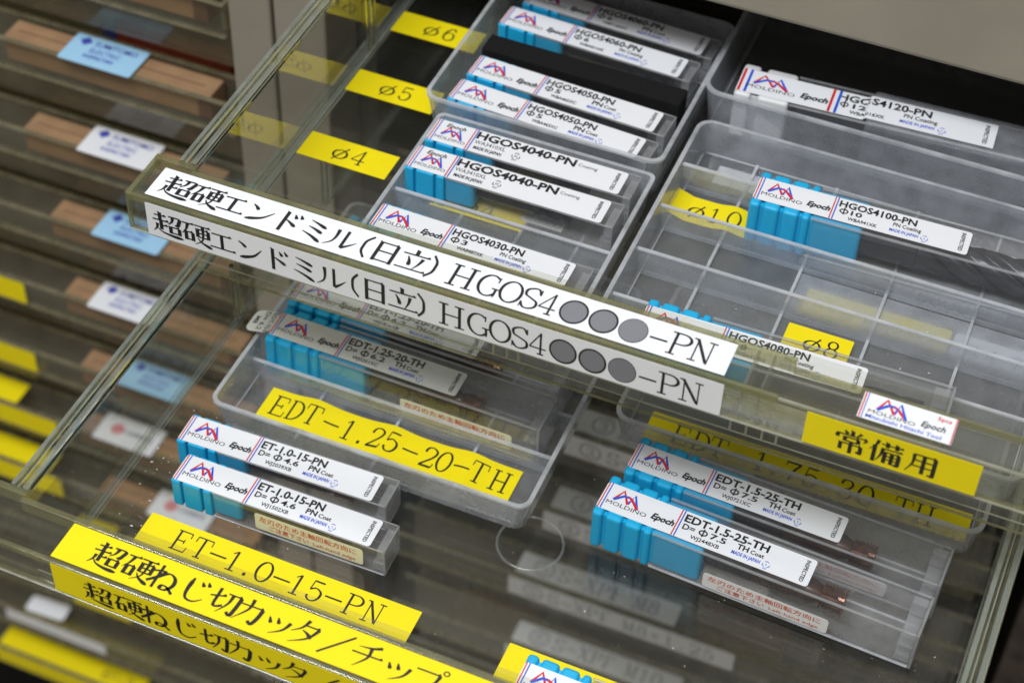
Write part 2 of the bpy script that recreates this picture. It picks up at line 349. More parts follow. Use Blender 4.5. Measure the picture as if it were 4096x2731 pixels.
LA = {
'H': [('w',[(20,0),(20,100)],10),('w',[(80,0),(80,100)],10),('t',[(20,50),(80,50)]),serif(20,2,36),serif(20,98,36),serif(80,2,36),serif(80,98,36)],
'G': [('K',arc(52,50,42,49,52,325,26)),('w',[(84,40),(84,8)],9),serif(84,40,34),('t',[(80,72),(82,96)]),('t',[(84,20),(84,2)])],
'O': [('K',arc(50,50,44,49,0,360,32))],
'S': [('K',curve([(84,76),(70,96),(46,97),(20,84),(22,62),(50,51),(80,38),(82,16),(58,3),(32,4),(14,24)],5)),('t',[(84,72),(84,98)]),('t',[(14,2),(14,28)])],
'4': [('w',[(64,2),(64,100)],9.5),('t',[(64,98),(8,30)]),('t',[(6,28),(92,28)]),serif(64,2,34)],
'-': [('w',[(6,46),(94,46)],7)],
'P': [('w',[(24,0),(24,100)],10),('K',arc(50,74,36,24,90,-90,16)),('t',[(24,98),(52,98)]),('t',[(24,50),(52,50)]),serif(24,2,36),serif(16,98,24)],
'N': [('t',[(22,0),(22,100)]),('w',[(18,98),(78,4)],10.5),('t',[(80,0),(80,100)]),serif(22,2,32),serif(14,98,22),serif(80,98,32)],
'E': [('w',[(24,0),(24,100)],10),('t',[(10,98),(84,98)]),('t',[(10,2),(88,2)]),('t',[(24,51),(64,51)]),('w',[(84,98),(86,74)],4.5),('w',[(88,2),(91,28)],4.5),('t',[(64,62),(64,40)])],
'D': [('w',[(22,0),(22,100)],10),('K',arc(38,50,50,48,90,-90,20)),('t',[(8,98),(40,98)]),('t',[(8,2),(40,2)])],
'T': [('w',[(50,0),(50,100)],10),('t',[(8,98),(92,98)]),('w',[(9,98),(7,72)],4.5),('w',[(91,98),(93,72)],4.5),serif(50,2,36)],
'1': [('w',[(52,0),(52,98)],10),('t',[(52,97),(30,82)]),serif(52,2,44)],
'.': [('w',arc(50,8,4.2,4.2,0,360,12),8.6)],
'2': [('K',curve([(18,74),(28,94),(54,98),(80,82),(72,56),(40,26),(16,6)],6)),('w',[(14,5),(80,5)],9),('t',[(80,4),(86,24)]),('w',arc(21,76,3,3,0,360,10),6)],
'5': [('t',[(24,97),(76,97)]),('w',[(30,95),(74,95)],6),('t',[(24,98),(20,52)]),('K',curve([(20,52),(46,64),(76,52),(80,28),(64,6),(38,2),(18,16)],6)),('w',arc(20,20,3,3,0,360,10),6)],
'0': [('K',arc(50,50,36,49,0,360,30))],
'3': [('K',curve([(20,80),(34,96),(62,96),(76,78),(62,56),(42,53)],6)),('K',curve([(42,53),(66,50),(82,32),(72,8),(44,2),(18,16)],6)),('w',arc(20,20,3,3,0,360,10),6),('w',arc(22,78,3,3,0,360,10),6)],
'6': [('K',arc(52,32,33,31,0,360,26)),('K',curve([(78,84),(62,98),(38,86),(22,56),(20,28)],6)),('w',arc(76,82,3,3,0,360,10),6)],
'7': [('w',[(16,94),(86,94)],8),('t',[(16,97),(12,76)]),('k',[(86,94),(60,58),(46,2)])],
'8': [('K',arc(50,76,26,22,0,360,22)),('K',arc(50,28,34,27,0,360,24))],
'X': [('w',[(18,98),(82,2)],10),('t',[(80,98),(20,2)]),serif(18,98,30),serif(82,98,26),serif(18,2,26),serif(82,2,30)],
'F': [('w',[(24,0),(24,100)],10),('t',[(10,98),(84,98)]),('t',[(24,51),(62,51)]),('w',[(84,98),(86,74)],4.5),serif(24,2,36)],
'M': [('t',[(18,0),(18,100)]),('w',[(18,98),(50,4)],10),('t',[(50,4),(82,98)]),('w',[(82,0),(82,100)],10),serif(16,2,26),serif(82,2,30),serif(12,98,16),serif(88,98,16)],
'B': [('w',[(24,0),(24,100)],10),('K',arc(50,76,28,22,90,-90,14)),('K',arc(50,28,36,26,90,-90,14)),('t',[(10,98),(50,98)]),('t',[(10,2),(50,2)]),('t',[(24,53),(50,53)])],
'ø': [('K',arc(48,40,36,30,0,360,26)),('w',[(20,-4),(78,92)],7)],
'@': [('K',arc(50,48,44,46,20,330,26)),('K',arc(50,46,20,22,0,360,18)),('t',[(72,66),(68,30),(88,30)])],
',': [('w',[(50,10),(42,-10)],8)],
'●': [],
'x': [('w',[(22,74),(78,18)],6),('w',[(78,74),(22,18)],6)],
}
class Sheet:
    """a flat printed label: paper plus flat printing, in label coordinates (x right, y up)"""
    def __init__(s): s.items = []
    def poly(s, key, v, f): s.items.append((key, v, f))
    def rect(s, key, x0, x1, y0, y1, slant=0.0):
        s.items.append((key, [(x0,y0),(x1,y0),(x1+slant,y1),(x0+slant,y1)], [(0,1,2,3)]))
    def text(s, key, t, x0, x1, yb, h, bold=0.0, shear=0.0):
        v, f, asp = text_geo(t, bold)
        s.items.append((key, [(x0+a*(x1-x0)+shear*b*h, yb+b*h) for a,b in v], f))
    def glyph(s, key, ch, xc, w, yb, h):
        sx = w/100; sy = h/100
        if ch == '●':
            a = arc(50,46,50,50,0,360,30)[:-1]
            s.items.append(('gray', [(xc+(x-50)*sx, yb+y*sy) for x,y in a], [tuple(range(len(a)))]))
            v,f = ribbon(arc(50,46,49,49,0,360,36), lambda d,t: 7)
            s.items.append((key, [(xc+(x-50)*sx, yb+y*sy) for x,y in v], f)); return
        for st in (KJ.get(ch) or LA[ch]):
            for v,f in stroke(st):
                s.items.append((key, [(xc+(x-50)*sx, yb+y*sy) for x,y in v], f))
    def build(s, name, parent, x0, x1, y0, y1, paper, mx, r=0.06, th=0.012, warp=None, nx=1):
        mb = MB()
        if warp is None:
            mb.prism(rrect(x0,x1,y0,y1,r,3), 0, th, paper, mx=mx)
        else:
            v=[]; f=[]
            for i in range(nx+1):
                x = x0+(x1-x0)*i/nx
                for y in (y0,y1): v.append((x,y,th+warp(x,y)))
                for y in (y0,y1): v.append((x,y,warp(x,y)))
            for i in range(nx):
                a=4*i; b=a+4
                f += [(a,b,b+1,a+1),(a+3,b+3,b+2,a+2),(a+2,b+2,b,a),(a+1,b+1,b+3,a+3)]
            f += [(0,1,3,2),(4*nx+2,4*nx+3,4*nx+1,4*nx)]
            mb.add(v,f,paper,mx=mx)
        for i,(key,v,f) in enumerate(s.items):
            dz = th+0.006+0.0012*(i%5)
            mb.add([(x,y,dz+(warp(x,y) if warp else 0)) for x,y in v], f, key, mx=mx)
        return mb.build_raw(name, parent)
FACE_UP = Matrix.Identity(4)
FACE_FRONT = Matrix(((1,0,0,0),(0,0,-1,0),(0,1,0,0),(0,0,0,1)))      # label x right, y up, facing -Y
def at(x, y, z, rot=None, rz=0.0):
    return Matrix.Translation((x,y,z)) @ Matrix.Rotation(rz,4,'Z') @ (rot if rot is not None else FACE_UP)
def serif_line(sh, key, s, xs, yb, h, w=0.5):
    for ch, x in zip(s, xs): sh.glyph(key, ch, x, w if ch not in '.,' else w, yb, h)

# ------------------------------------------------------------------ cabinet and surroundings
fl = MB(); fl.box(-400, 400, -300, 120, -122, -120, 'concrete')
tag(fl.build('floor'), None, None, kind='structure')

cab = thing('tool_cabinet', 'beige painted steel cabinet with dark open bays behind the drawers', 'cabinet', (0, 12.8, -120))
def cbox(name, boxes, key, bev=0.0, gapmat=None):
    mb = MB()
    for b in boxes: mb.box(b[0], b[1], b[2]-12.8, b[3]-12.8, b[4]+120, b[5]+120, b[6] if len(b) > 6 else key)
    o = mb.build(name, cab)
    if bev: bevel(o, bev, 3)
    return o
cbox('front_panel', [(-1.55, 70, 12.75, 14.0, 4.62, 40)], 'paint', 0.18)
cbox('corner_post', [(-5.38, -3.72, 12.78, 15.2, -118, 40), (-3.60, -1.62, 12.80, 15.2, -118, 40)], 'paint', 0.10)
cbox('post_seam', [(-3.72, -3.60, 13.1, 15.0, -118, 40)], 'gap')
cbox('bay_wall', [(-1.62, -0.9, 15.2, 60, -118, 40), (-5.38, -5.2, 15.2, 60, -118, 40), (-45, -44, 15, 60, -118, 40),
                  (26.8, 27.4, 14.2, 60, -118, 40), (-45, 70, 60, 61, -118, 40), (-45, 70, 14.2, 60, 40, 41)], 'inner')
cbox('bay_shade_panel', [(26.4, 70, 12.9, 14.2, -118, 4.5)], 'bay_shade', 0.1)  # added flat panel standing for the next bank in shade

# ------------------------------------------------------------------ the two open acrylic drawers
DW = 25.2; DH = 3.92
def open_drawer(label, loc, rz, depth):
    t = thing('acrylic_drawer', label, 'drawer', loc, rz, 'clear acrylic drawers pulled out of the cabinet')
    mb = MB(); mb.box(-.10, DW+.10, 0.0, depth, -.30, 0.0, 'acr_floor'); bevel(mb.build('drawer_floor', t), .05)
    for x in (0, DW):
        mb = MB(); mb.box(x-.11, x+.11, 0.02, depth, 0.003, DH-.22, 'acr'); mb.build('side_wall', t)
        mb = MB()
        prof = [(-.27,-.22),(.27,-.22),(.29,-.08),(.24,0),(.09,.0),(.05,-.045),(-.05,-.045),(-.09,0),(-.24,0),(-.29,-.08)]
        n = len(prof); v = [(x+a, y, DH+b) for y in (-.2, depth) for a,b in prof]
        mb.add(v, [tuple(range(n)), tuple(range(2*n-1,n-1,-1))]+[(i,(i+1)%n,n+(i+1)%n,n+i) for i in range(n)], 'acr_bar')
        mb.box(x-.262, x-.135, -.18, depth, DH+.002, DH+.012, 'acr_rim'); mb.box(x+.10, x+.235, -.18, depth, DH+.002, DH+.012, 'acr_rim')  # pale strips paint highlight bands along the rim
        mb.box(x+.236, x+.256, -.18, depth, DH-.01, DH+.012, 'acr_line'); mb.box(x-.045, x-.02, -.18, depth, DH-.04, DH-.02, 'acr_line')  # thin beads paint the rim's highlight lines
        mb.box(x-.26, x-.12, -.18, depth, DH-.29, DH-.225, 'acr_rim'); mb.box(x+.12, x+.26, -.18, depth, DH-.29, DH-.225, 'acr_rim')
        mb.build('wall_rim', t)
        mb = MB(); s = .2 if x == 0 else -.2
        mb.box(x+s-.08, x+s-.02, 0.1, depth, 0.004, .10, 'acr_rim'); mb.box(x+s+.0, x+s+.10, 0.1, depth, 0.004, .05, 'acr_rim'); mb.box(x+s+.15, x+s+.17, 0.1, depth, 0.004, .02, 'acr_line'); bevel(mb.build('corner_fillet', t), .02)
    mb = MB(); mb.box(-.09, DW+.09, -.16, 0.0, -.28, DH-.22, 'acr'); mb.build('front_wall', t)
    mb = MB(); mb.box(-.09, DW+.09, depth, depth+.2, -.28, DH-.4, 'acr'); mb.build('back_wall', t)
    for yy in (11.0, 17.2):
        for dy in (0, .36):
            mb = MB(); mb.prism(rrect(.11, .27, yy+dy-.08, yy+dy+.08, .06, 3), .12, 2.5, 'acr_bar'); mb.build('divider_rib', t)
    # hollow label rail along the front; right of the step its top is narrower
    XS = 17.72
    mb = MB()
    mb.box(-.95, .30, -1.80, -.25, DH-.18, DH, 'acr'); mb.box(.304, XS, -1.80, -.47, DH-.18, DH, 'acr'); mb.box(XS+.004, DW+.9, -1.80, -.80, DH-.18, DH, 'acr')
    mb.box(-.95, DW+.9, -1.98, -1.803, 2.62, DH-.03, 'acr')
    mb.box(-.95, -.78, -1.80, -.25, 2.66, DH-.183, 'acr')
    mb.box(16.75, 16.84, -1.80, -.40, 2.8, DH-.183, 'acr_rim'); mb.box(17.2, 17.26, -1.80, -.40, 2.8, DH-.183, 'acr_rim')
    bevel(mb.build('label_rail', t), .04)
    mb = MB()
    mb.box(-.94, .34, -.40, -.19, DH-.42, DH+.004, 'acr_edge'); mb.box(.30, XS+.1, -.60, -.42, DH-.42, DH+.005, 'acr_edge')
    mb.box(XS+.104, DW+.9, -.83, -.74, DH-.22, DH+.004, 'acr_edge')
    mb.box(-.94, XS, -1.988, -1.86, DH-.22, DH+.006, 'acr_edge')
    mb.box(XS+.01, DW+.9, -1.986, -1.93, DH-.10, DH+.006, 'acr_line')  # pale bead painting the highlight on the top front edge
    mb.box(-.955, -.80, -1.97, -.2, DH-.20, DH+.005, 'acr_edge')
    mb.box(-.957, -.86, -1.99, -1.86, 2.64, DH-.23, 'acr_edge')
    mb.box(-.93, DW+.9, -2.0, -1.93, 2.575, 2.63, 'acr_line')  # pale bead painting the highlight along the lower edge
    mb.box(-.93, DW+.9, -1.92, -1.80, 2.55, 2.61, 'acr_edge')
    mb.box(-.10, DW+.1, -.17, -.10, -.31, -.24, 'acr_edge'); mb.box(-.10, DW+.1, -.17, -.12, .10, .14, 'acr_line')
    for xx in (8.8, 9.35, 9.75, 10.1, 16.3, 16.75, 17.2, 17.6): mb.box(xx, xx+.07, -.30, -.165, .3, 1.0, 'acr_line')
    bevel(mb.build('rail_edge', t), .03, 2)
    return t
UP = (0.45, 0.66, 0.0); UYAW = math.radians(0.17)
LO = (-0.46, -7.90, -5.12); LYAW = math.radians(-0.6)
dU = open_drawer('upper clear drawer with a white text label along its front rail', UP, UYAW, 34)
dL = open_drawer('lower clear drawer with a yellow text label along its front rail', LO, LYAW, 42)
def stick(sheet, name, parent, x0, x1, y0, y1, paper, mxw, **kw):
    """attach a label built in world coordinates to a parent"""
    o = sheet.build(name, None, x0, x1, y0, y1, paper, mxw, **kw)
    o.parent = parent
    p = Matrix.Translation(parent.location) @ parent.rotation_euler.to_matrix().to_4x4()
    o.matrix_parent_inverse = p.inverted()
    return o
# long white label, upper rail: top face and front face
TXT = [('超',.75,.94),('硬',1.66,.92),('エ',2.45,.84),('ン',3.27,.84),('ド',4.12,.86),('ミ',4.93,.84),('ル',5.74,.92),('(',6.42,.62),('日',7.05,.84),('立',7.86,.92),(')',8.44,.62),
       ('H',9.28,.76),('G',10.04,.68),('O',10.67,.64),('S',11.23,.60),('4',11.74,.54),('●',12.44,.74),('●',13.26,.74),('●',14.08,.74),('-',14.78,.54),('P',15.36,.66),('N',15.95,.68)]
for face in (0, 1):
    sh = Sheet()
    for ch, x, w in TXT: sh.glyph('black', ch, x, w, -1.02, .84 if not ch in 'HGOSPN4-' else .80)
    if face == 0: stick(sh, 'name_label', dU, 0.03, 16.72, -1.175, 0, 'white', at(0, 0.01, 3.93, rz=UYAW), r=.015)
    else: stick(sh, 'name_label', dU, 0.10, 16.78, -1.16, 0, 'white', at(0.02, -1.335, 3.80, FACE_FRONT, UYAW), r=.03)
# yellow label, front face, right
sh = Sheet()
for ch, x in (('常',1.22),('備',2.1),('用',3.05)): sh.glyph('black', ch, x, .86, -.98, .80)
stick(sh, 'name_label', dU, 0, 4.45, -1.12, 0, 'yellow', at(18.99, -1.335, 3.86, FACE_FRONT, UYAW), r=.02)
# little white maker's sticker on the rail top, right
def logo(sh, x, y, s, k=1.0):
    def P(*p): return [(x+.79*s*k*u, y+.43*s*v) for u,v in p]
    for key, p in (('red', [(0,.02),(.25,1.02),(.575,-.02)]), ('blue', [(.0,.0),(.33,.60),(.53,.62)]), ('red', [(.52,.64),(.66,.50),(1.0,-.16)]), ('blue', [(.575,.02),(.715,.97),(1.0,-.18)])):
        v, f = ribbon(P(*p), lambda d,t: .085*s)
        sh.poly(key, v, f)
sh = Sheet()
sh.rect('red', .03, .065, -.9, 0); sh.rect('blue', .10, .125, -.9, 0); sh.rect('red', 2.35, 2.38, -.9, 0)
logo(sh, .42, -.50, .95); sh.text('black', 'MOLDINO', .22, 1.42, -.66, .13); sh.text('black', 'Epoch', 1.55, 2.15, -.58, .20, .02, .25)
sh.text('blue', 'Mitsubishi Hitachi Tool', .20, 2.12, -.84, .13, .01); sh.text('red', '5pcs', 1.9, 2.25, -.22, .13, .02)
stick(sh, 'maker_sticker', dU, 0, 2.39, -.9, 0, 'white', at(20.15, -.16, 3.93, rz=UYAW), r=.02)
# yellow size labels on the upper drawer floor
for y0, d in ((1.76+5.46, '4'), (10.68, '5'), (14.15, '6')):
    sh = Sheet(); sh.glyph('black', 'ø', 1.30, .62, -.92, .66); sh.glyph('black', d, 1.92, .52, -.90, .68)
    stick(sh, 'size_label', dU, 0, 3.05, -1.15, 0, 'yellow', at(.75, y0, .012, rz=math.radians(-.3)), r=.02)
# lower rail labels
TX2 = [('超',1.38),('硬',2.31),('ね',3.08),('じ',3.96),('切',4.86),('カ',5.60),('ッ',6.42),('タ',7.22),('/',8.08),('チ',8.93),('ッ',9.80),('プ',10.62)]
for face in (0, 1):
    sh = Sheet()
    for ch, x in TX2: sh.glyph('black', ch, x, .90, -1.01, .82)
    if face == 0: stick(sh, 'name_label', dL, 0, 15.0, -1.185, 0, 'yellow', at(1.58, -8.575, -1.188, rz=LYAW), r=.015)
    else: stick(sh, 'name_label', dL, 0, 15.0, -1.15, 0, 'yellow', at(1.63, -9.905, -1.27, FACE_FRONT, LYAW), r=.02)
# yellow labels on the lower drawer floor
sh = Sheet()
serif_line(sh, 'black', 'ET-1.0-15-PN', [1.30,1.95,2.52,3.02,3.50,4.0,4.58,5.06,5.65,6.23,6.85,7.46], -.95, .72, .60)
stick(sh, 'name_label', dL, 0, 8.72, -1.18, 0, 'yellow', at(1.33, -4.86, -5.108, rz=math.radians(-.4)), r=.02)
stick(Sheet(), 'name_label', dL, 0, 9.4, -1.25, 0, 'yellow', at(12.72, -4.87, -5.108, rz=math.radians(-.6)), r=.02)
# embossed ring on the floor
mb = MB(); n = 48; v = []; f = []
for i in range(n):
    a = 2*PI*i/n
    for r_, z_ in ((.93,0),(.95,.05),(.99,.06),(1.02,0)): v.append((r_*math.cos(a), r_*math.sin(a), z_))
for i in range(n):
    for j in range(3): f.append((4*i+j, 4*((i+1)%n)+j, 4*((i+1)%n)+j+1, 4*i+j+1))
mb.add(v, f, 'acr_rim', smooth=True); o = mb.build('embossed_ring', dL)
o.matrix_parent_inverse = (Matrix.Translation(dL.location) @ dL.rotation_euler.to_matrix().to_4x4()).inverted(); o.location = (11.92, -1.42, -5.117)

# ------------------------------------------------------------------ frosted trays
def tray(label, x0, x1, y0, y1, zb, zt, r=.45, draft=.16, wall=.10, dividers=(), dtop=None, ribs=(), group='frosted plastic trays in the drawers'):
    t = thing('plastic_tray', label, 'tray', ((x0+x1)/2, (y0+y1)/2, zb), 0, group)
    ox, oy = (x0+x1)/2, (y0+y1)/2
    H = zt-zb
    def loop(ins, z, rr): return [(x-ox, y-oy, z) for x,y in rrect(x0+ins, x1-ins, y0+ins, y1-ins, max(.08, rr), 6)]
    L = [loop(draft, 0, r), loop(0, H-.10, r), loop(-.03, H-.09, r), loop(-.03, H, r), loop(wall, H, r-wall), loop(wall+.02, H-.12, r-wall), loop(draft+wall, .08, r-.12)]
    n = len(L[0]); mb = MB()
    v = [p for l in L for p in l]
    body = []; rim = []
    for j in range(len(L)-1):
        for i in range(n):
            q = (j*n+i, j*n+(i+1)%n, (j+1)*n+(i+1)%n, (j+1)*n+i)
            (rim if j in (2,3) else body).append(q)
    mb.add(v, [tuple(range(n-1,-1,-1)), tuple(6*n+i for i in range(n))], 'pp_floor')
    mb.add(v, body, 'pp', smooth=False); mb.add(v, rim, 'pp_rim')
    fi = draft+wall+.01
    for (a,b,c,d) in ((x0+fi+.1, x1-fi-.1, y1-fi-.04, y1-fi), (x0+fi+.1, x1-fi-.1, y0+fi, y0+fi+.04), (x0+fi, x0+fi+.04, y0+fi+.1, y1-fi-.1), (x1-fi-.04, x1-fi, y0+fi+.1, y1-fi-.1)):
        mb.box(a-ox, b-ox, c-oy, d-oy, .084, .13, 'pp_rim')  # pale strips paint bright lines where walls meet the floor
    o = mb.build('tray_body', t)
    bm = bmesh.new(); bm.from_mesh(o.data); bmesh.ops.remove_doubles(bm, verts=bm.verts, dist=1e-5); bmesh.ops.recalc_face_normals(bm, faces=bm.faces); bm.to_mesh(o.data); bm.free()
    for rx in ribs:
        mb = MB(); mb.box(rx-.045-ox, rx+.045-ox, y0+.3-oy, y1-.3-oy, .082, .20, 'pp_rim'); mb.build('floor_rib', t)
    for yd in dividers:
        zt2 = (dtop if dtop else H-.2)
        mb = MB()
        a, b = x0+draft+.08-ox, x1-draft-.08-ox; yy = yd-oy
        w = .05
        v = [(a,yy-w-.02,.081),(b,yy-w-.02,.081),(b,yy+w+.02,.081),(a,yy+w+.02,.081),(a-.12,yy-w,zt2-.05),(b+.12,yy-w,zt2-.05),(b+.12,yy+w,zt2-.05),(a-.12,yy+w,zt2-.05)]
        mb.add(v, [(3,2,1,0),(4,5,6,7),(0,1,5,4),(1,2,6,5),(2,3,7,6),(3,0,4,7)], 'pp')
        mb.box(a-.12, b+.12, yy-w-.006, yy+w+.006, zt2-.049, zt2, 'pp_rim')
        mb.box(a, b, yy+w+.022, yy+w+.06, .082, .11, 'pp_rim')  # bright line at the divider foot painted as a pale strip
        mb.build('divider', t)
    return t
t1 = tray('rounded frosted tray left of centre holding four small cases and a black foam block', 3.95, 11.8, 8.62, 16.2, .02, 1.52)
t2 = tray('frosted tray just behind the white label rail holding three small cases', 4.62, 11.75, .95, 8.45, .02, 1.2, r=.25, dividers=(4.86,), dtop=1.0, ribs=(6.7, 8.6, 10.4))
t3 = tray('frosted tray at the dark back right holding the largest clear case', 11.85, 24.6, 12.35, 20.5, .02, 1.7, r=.6)
t4 = tray('wide frosted tray with long dividers and an empty back compartment', 12.15, 24.5, .95, 11.6, .02, 1.2, r=.5, dividers=(9.5, 7.45, 5.4, 3.35), dtop=1.02, ribs=(14.2, 16.78, 19.36, 21.94))
t5 = tray('frosted tray in the lower drawer with a wavy yellow label inside its front', 1.35, 11.7, -1.28, 8.6, -5.11, -3.82, r=.4, dividers=(1.22, 3.0, 4.9), dtop=.80, ribs=(3.9, 6.5, 9.1))
t6 = tray('frosted tray in the lower drawer under the yellow front label of the upper one', 12.7, 24.0, 3.15, 9.5, -5.11, -3.82, r=.5)
def bump(xs, amp, wd): return lambda x, y: sum(amp*math.exp(-((x-c)/wd)**2) for c in xs)
# wavy yellow label in the lower left tray
sh = Sheet()
serif_line(sh, 'black', 'EDT-1.25-20-TH', [.53,1.10,1.66,2.32,2.88,3.36,3.83,4.36,4.98,5.60,6.10,6.68,7.22,7.92], -1.04, .80, .58)
stick(sh, 'name_label', t5, 0, 8.42, -1.30, 0, 'yellow', at(2.31, .93, -5.02), r=.02, warp=bump((1.6, 4.2, 6.8), .13, .55), nx=90)
sh = Sheet()
serif_line(sh, 'black', 'EDT-1.75-30-TH', [1.10,1.75,2.3,3.0,3.65,4.13,4.65,5.25,5.78,6.35,6.95,7.49,8.10,8.75], -1.00, .78, .60)
stick(sh, 'name_label', t6, 0, 10.1, -1.15, 0, 'yellow', at(13.52, 4.86, -5.02), r=.02)
# size labels inside the upper trays
sh = Sheet(); sh.glyph('black', 'ø', .78, .62, -.92, .66); sh.glyph('black', '1', 1.32, .5, -.92, .68); sh.glyph('black', '0', 1.95, .52, -.92, .68)
stick(sh, 'size_label', t4, -.05, 2.95, -1.15, 0, 'yellow', at(12.35, 9.16, .13), r=.02, warp=lambda x,y: .10*math.exp(-((x-1.85)/.35)**2)+(.35*max(0,.5-x)), nx=60)
sh = Sheet(); sh.glyph('black', 'ø', .86, .62, -.92, .66); sh.glyph('black', '8', 1.42, .5, -.92, .68)
stick(sh, 'size_label', t4, 0, 1.93, -1.15, 0, 'yellow', at(17.1, 5.09, .22), r=.02)
stick(Sheet(), 'size_label', t4, 0, 2.6, -.9, 0, 'yellow', at(17.0, 9.0, .012), r=.02, th=.003)
sh = Sheet(); serif_line(sh, 'inkgrey', '@6800', [.4,.85,1.25,1.65,2.05], -.8, .5, .42)
stick(sh, 'price_label', t4, 0, 2.5, -1.0, 0, 'paleg', at(19.5, 8.5, .009), r=.02, th=.003)
sh = Sheet()
stick(sh, 'size_label', t4, 0, 4.3, -1.05, 0, 'yellow', at(17.2, 6.9, .012), r=.06, th=.003)
sh = Sheet(); serif_line(sh, 'inkgrey', '@4,780', [.6,1.15,1.5,1.85,2.3,2.8], -.85, .55, .46)
stick(sh, 'price_label', t4, 0, 3.9, -1.1, 0, 'paleg', at(21.6, 6.9, .009), r=.12, th=.003)
stick(Sheet(), 'haze_patch', t4, 0, 9.2, -1.75, 0, 'pp', at(16.8, 7.30, .115), r=.02)  # added haze sheet, veils the yellow and price labels below
stick(Sheet(), 'haze_patch', t4, 0, 6.2, -1.5, 0, 'pp', at(16.6, 9.2, .105), r=.02)  # second added sheet of haze that dims the labels under it
stick(Sheet(), 'haze_patch', t4, 0, 1.9, -.85, 0, 'pp_rim', at(13.1, 10.9, .115), r=.02)
sh = Sheet(); sh.glyph('black', 'ø', 1.2, .62, -.85, .62); sh.glyph('black', '4', 1.78, .5, -.85, .62)
stick(sh, 'size_label', t2, 0, 3.0, -1.0, 0, 'yellow', at(5.6, 6.4, .212), r=.02)
stick(Sheet(), 'size_label', t2, 0, 1.95, -.12, 0, 'yellow', at(6.1, 4.35, .212), r=.01)
sh = Sheet(); serif_line(sh, 'inkgrey', '@3600', [.22,.48,.70,.92,1.13], -.34, .27, .25)
stick(sh, 'price_label', t2, 0, 1.32, -.44, 0, 'paleg', at(8.40, 6.33, .215), r=.02)
sh = Sheet(); sh.glyph('black', 'ø', .95, .62, -.85, .62); sh.glyph('black', '6', 1.6, .5, -.85, .62)
stick(sh, 'size_label', t1, 0, 2.5, -1.0, 0, 'yellow', at(6.6, 13.4, .12), r=.02)
sh = Sheet(); serif_line(sh, 'inkgrey', '@5800', [.3,.65,.95,1.25,1.55], -.5, .38, .33)
stick(sh, 'price_label', t1, 0, 1.9, -.65, 0, 'paleg', at(9.2, 13.3, .12), r=.02)
sh = Sheet(); sh.glyph('black', 'ø', 1.0, .62, -.75, .62); sh.glyph('black', '5', 1.7, .5, -.75, .62)
stick(sh, 'size_label', t1, 0, 3.0, -.85, 0, 'yellow', at(6.2, 9.85, .115), r=.02)
sh = Sheet(); serif_line(sh, 'inkgrey', '@5500', [.3,.65,.95,1.25,1.55], -.5, .38, .33)
stick(sh, 'price_label', t1, 0, 1.9, -.65, 0, 'paleg', at(9.4, 9.85, .115), r=.02)

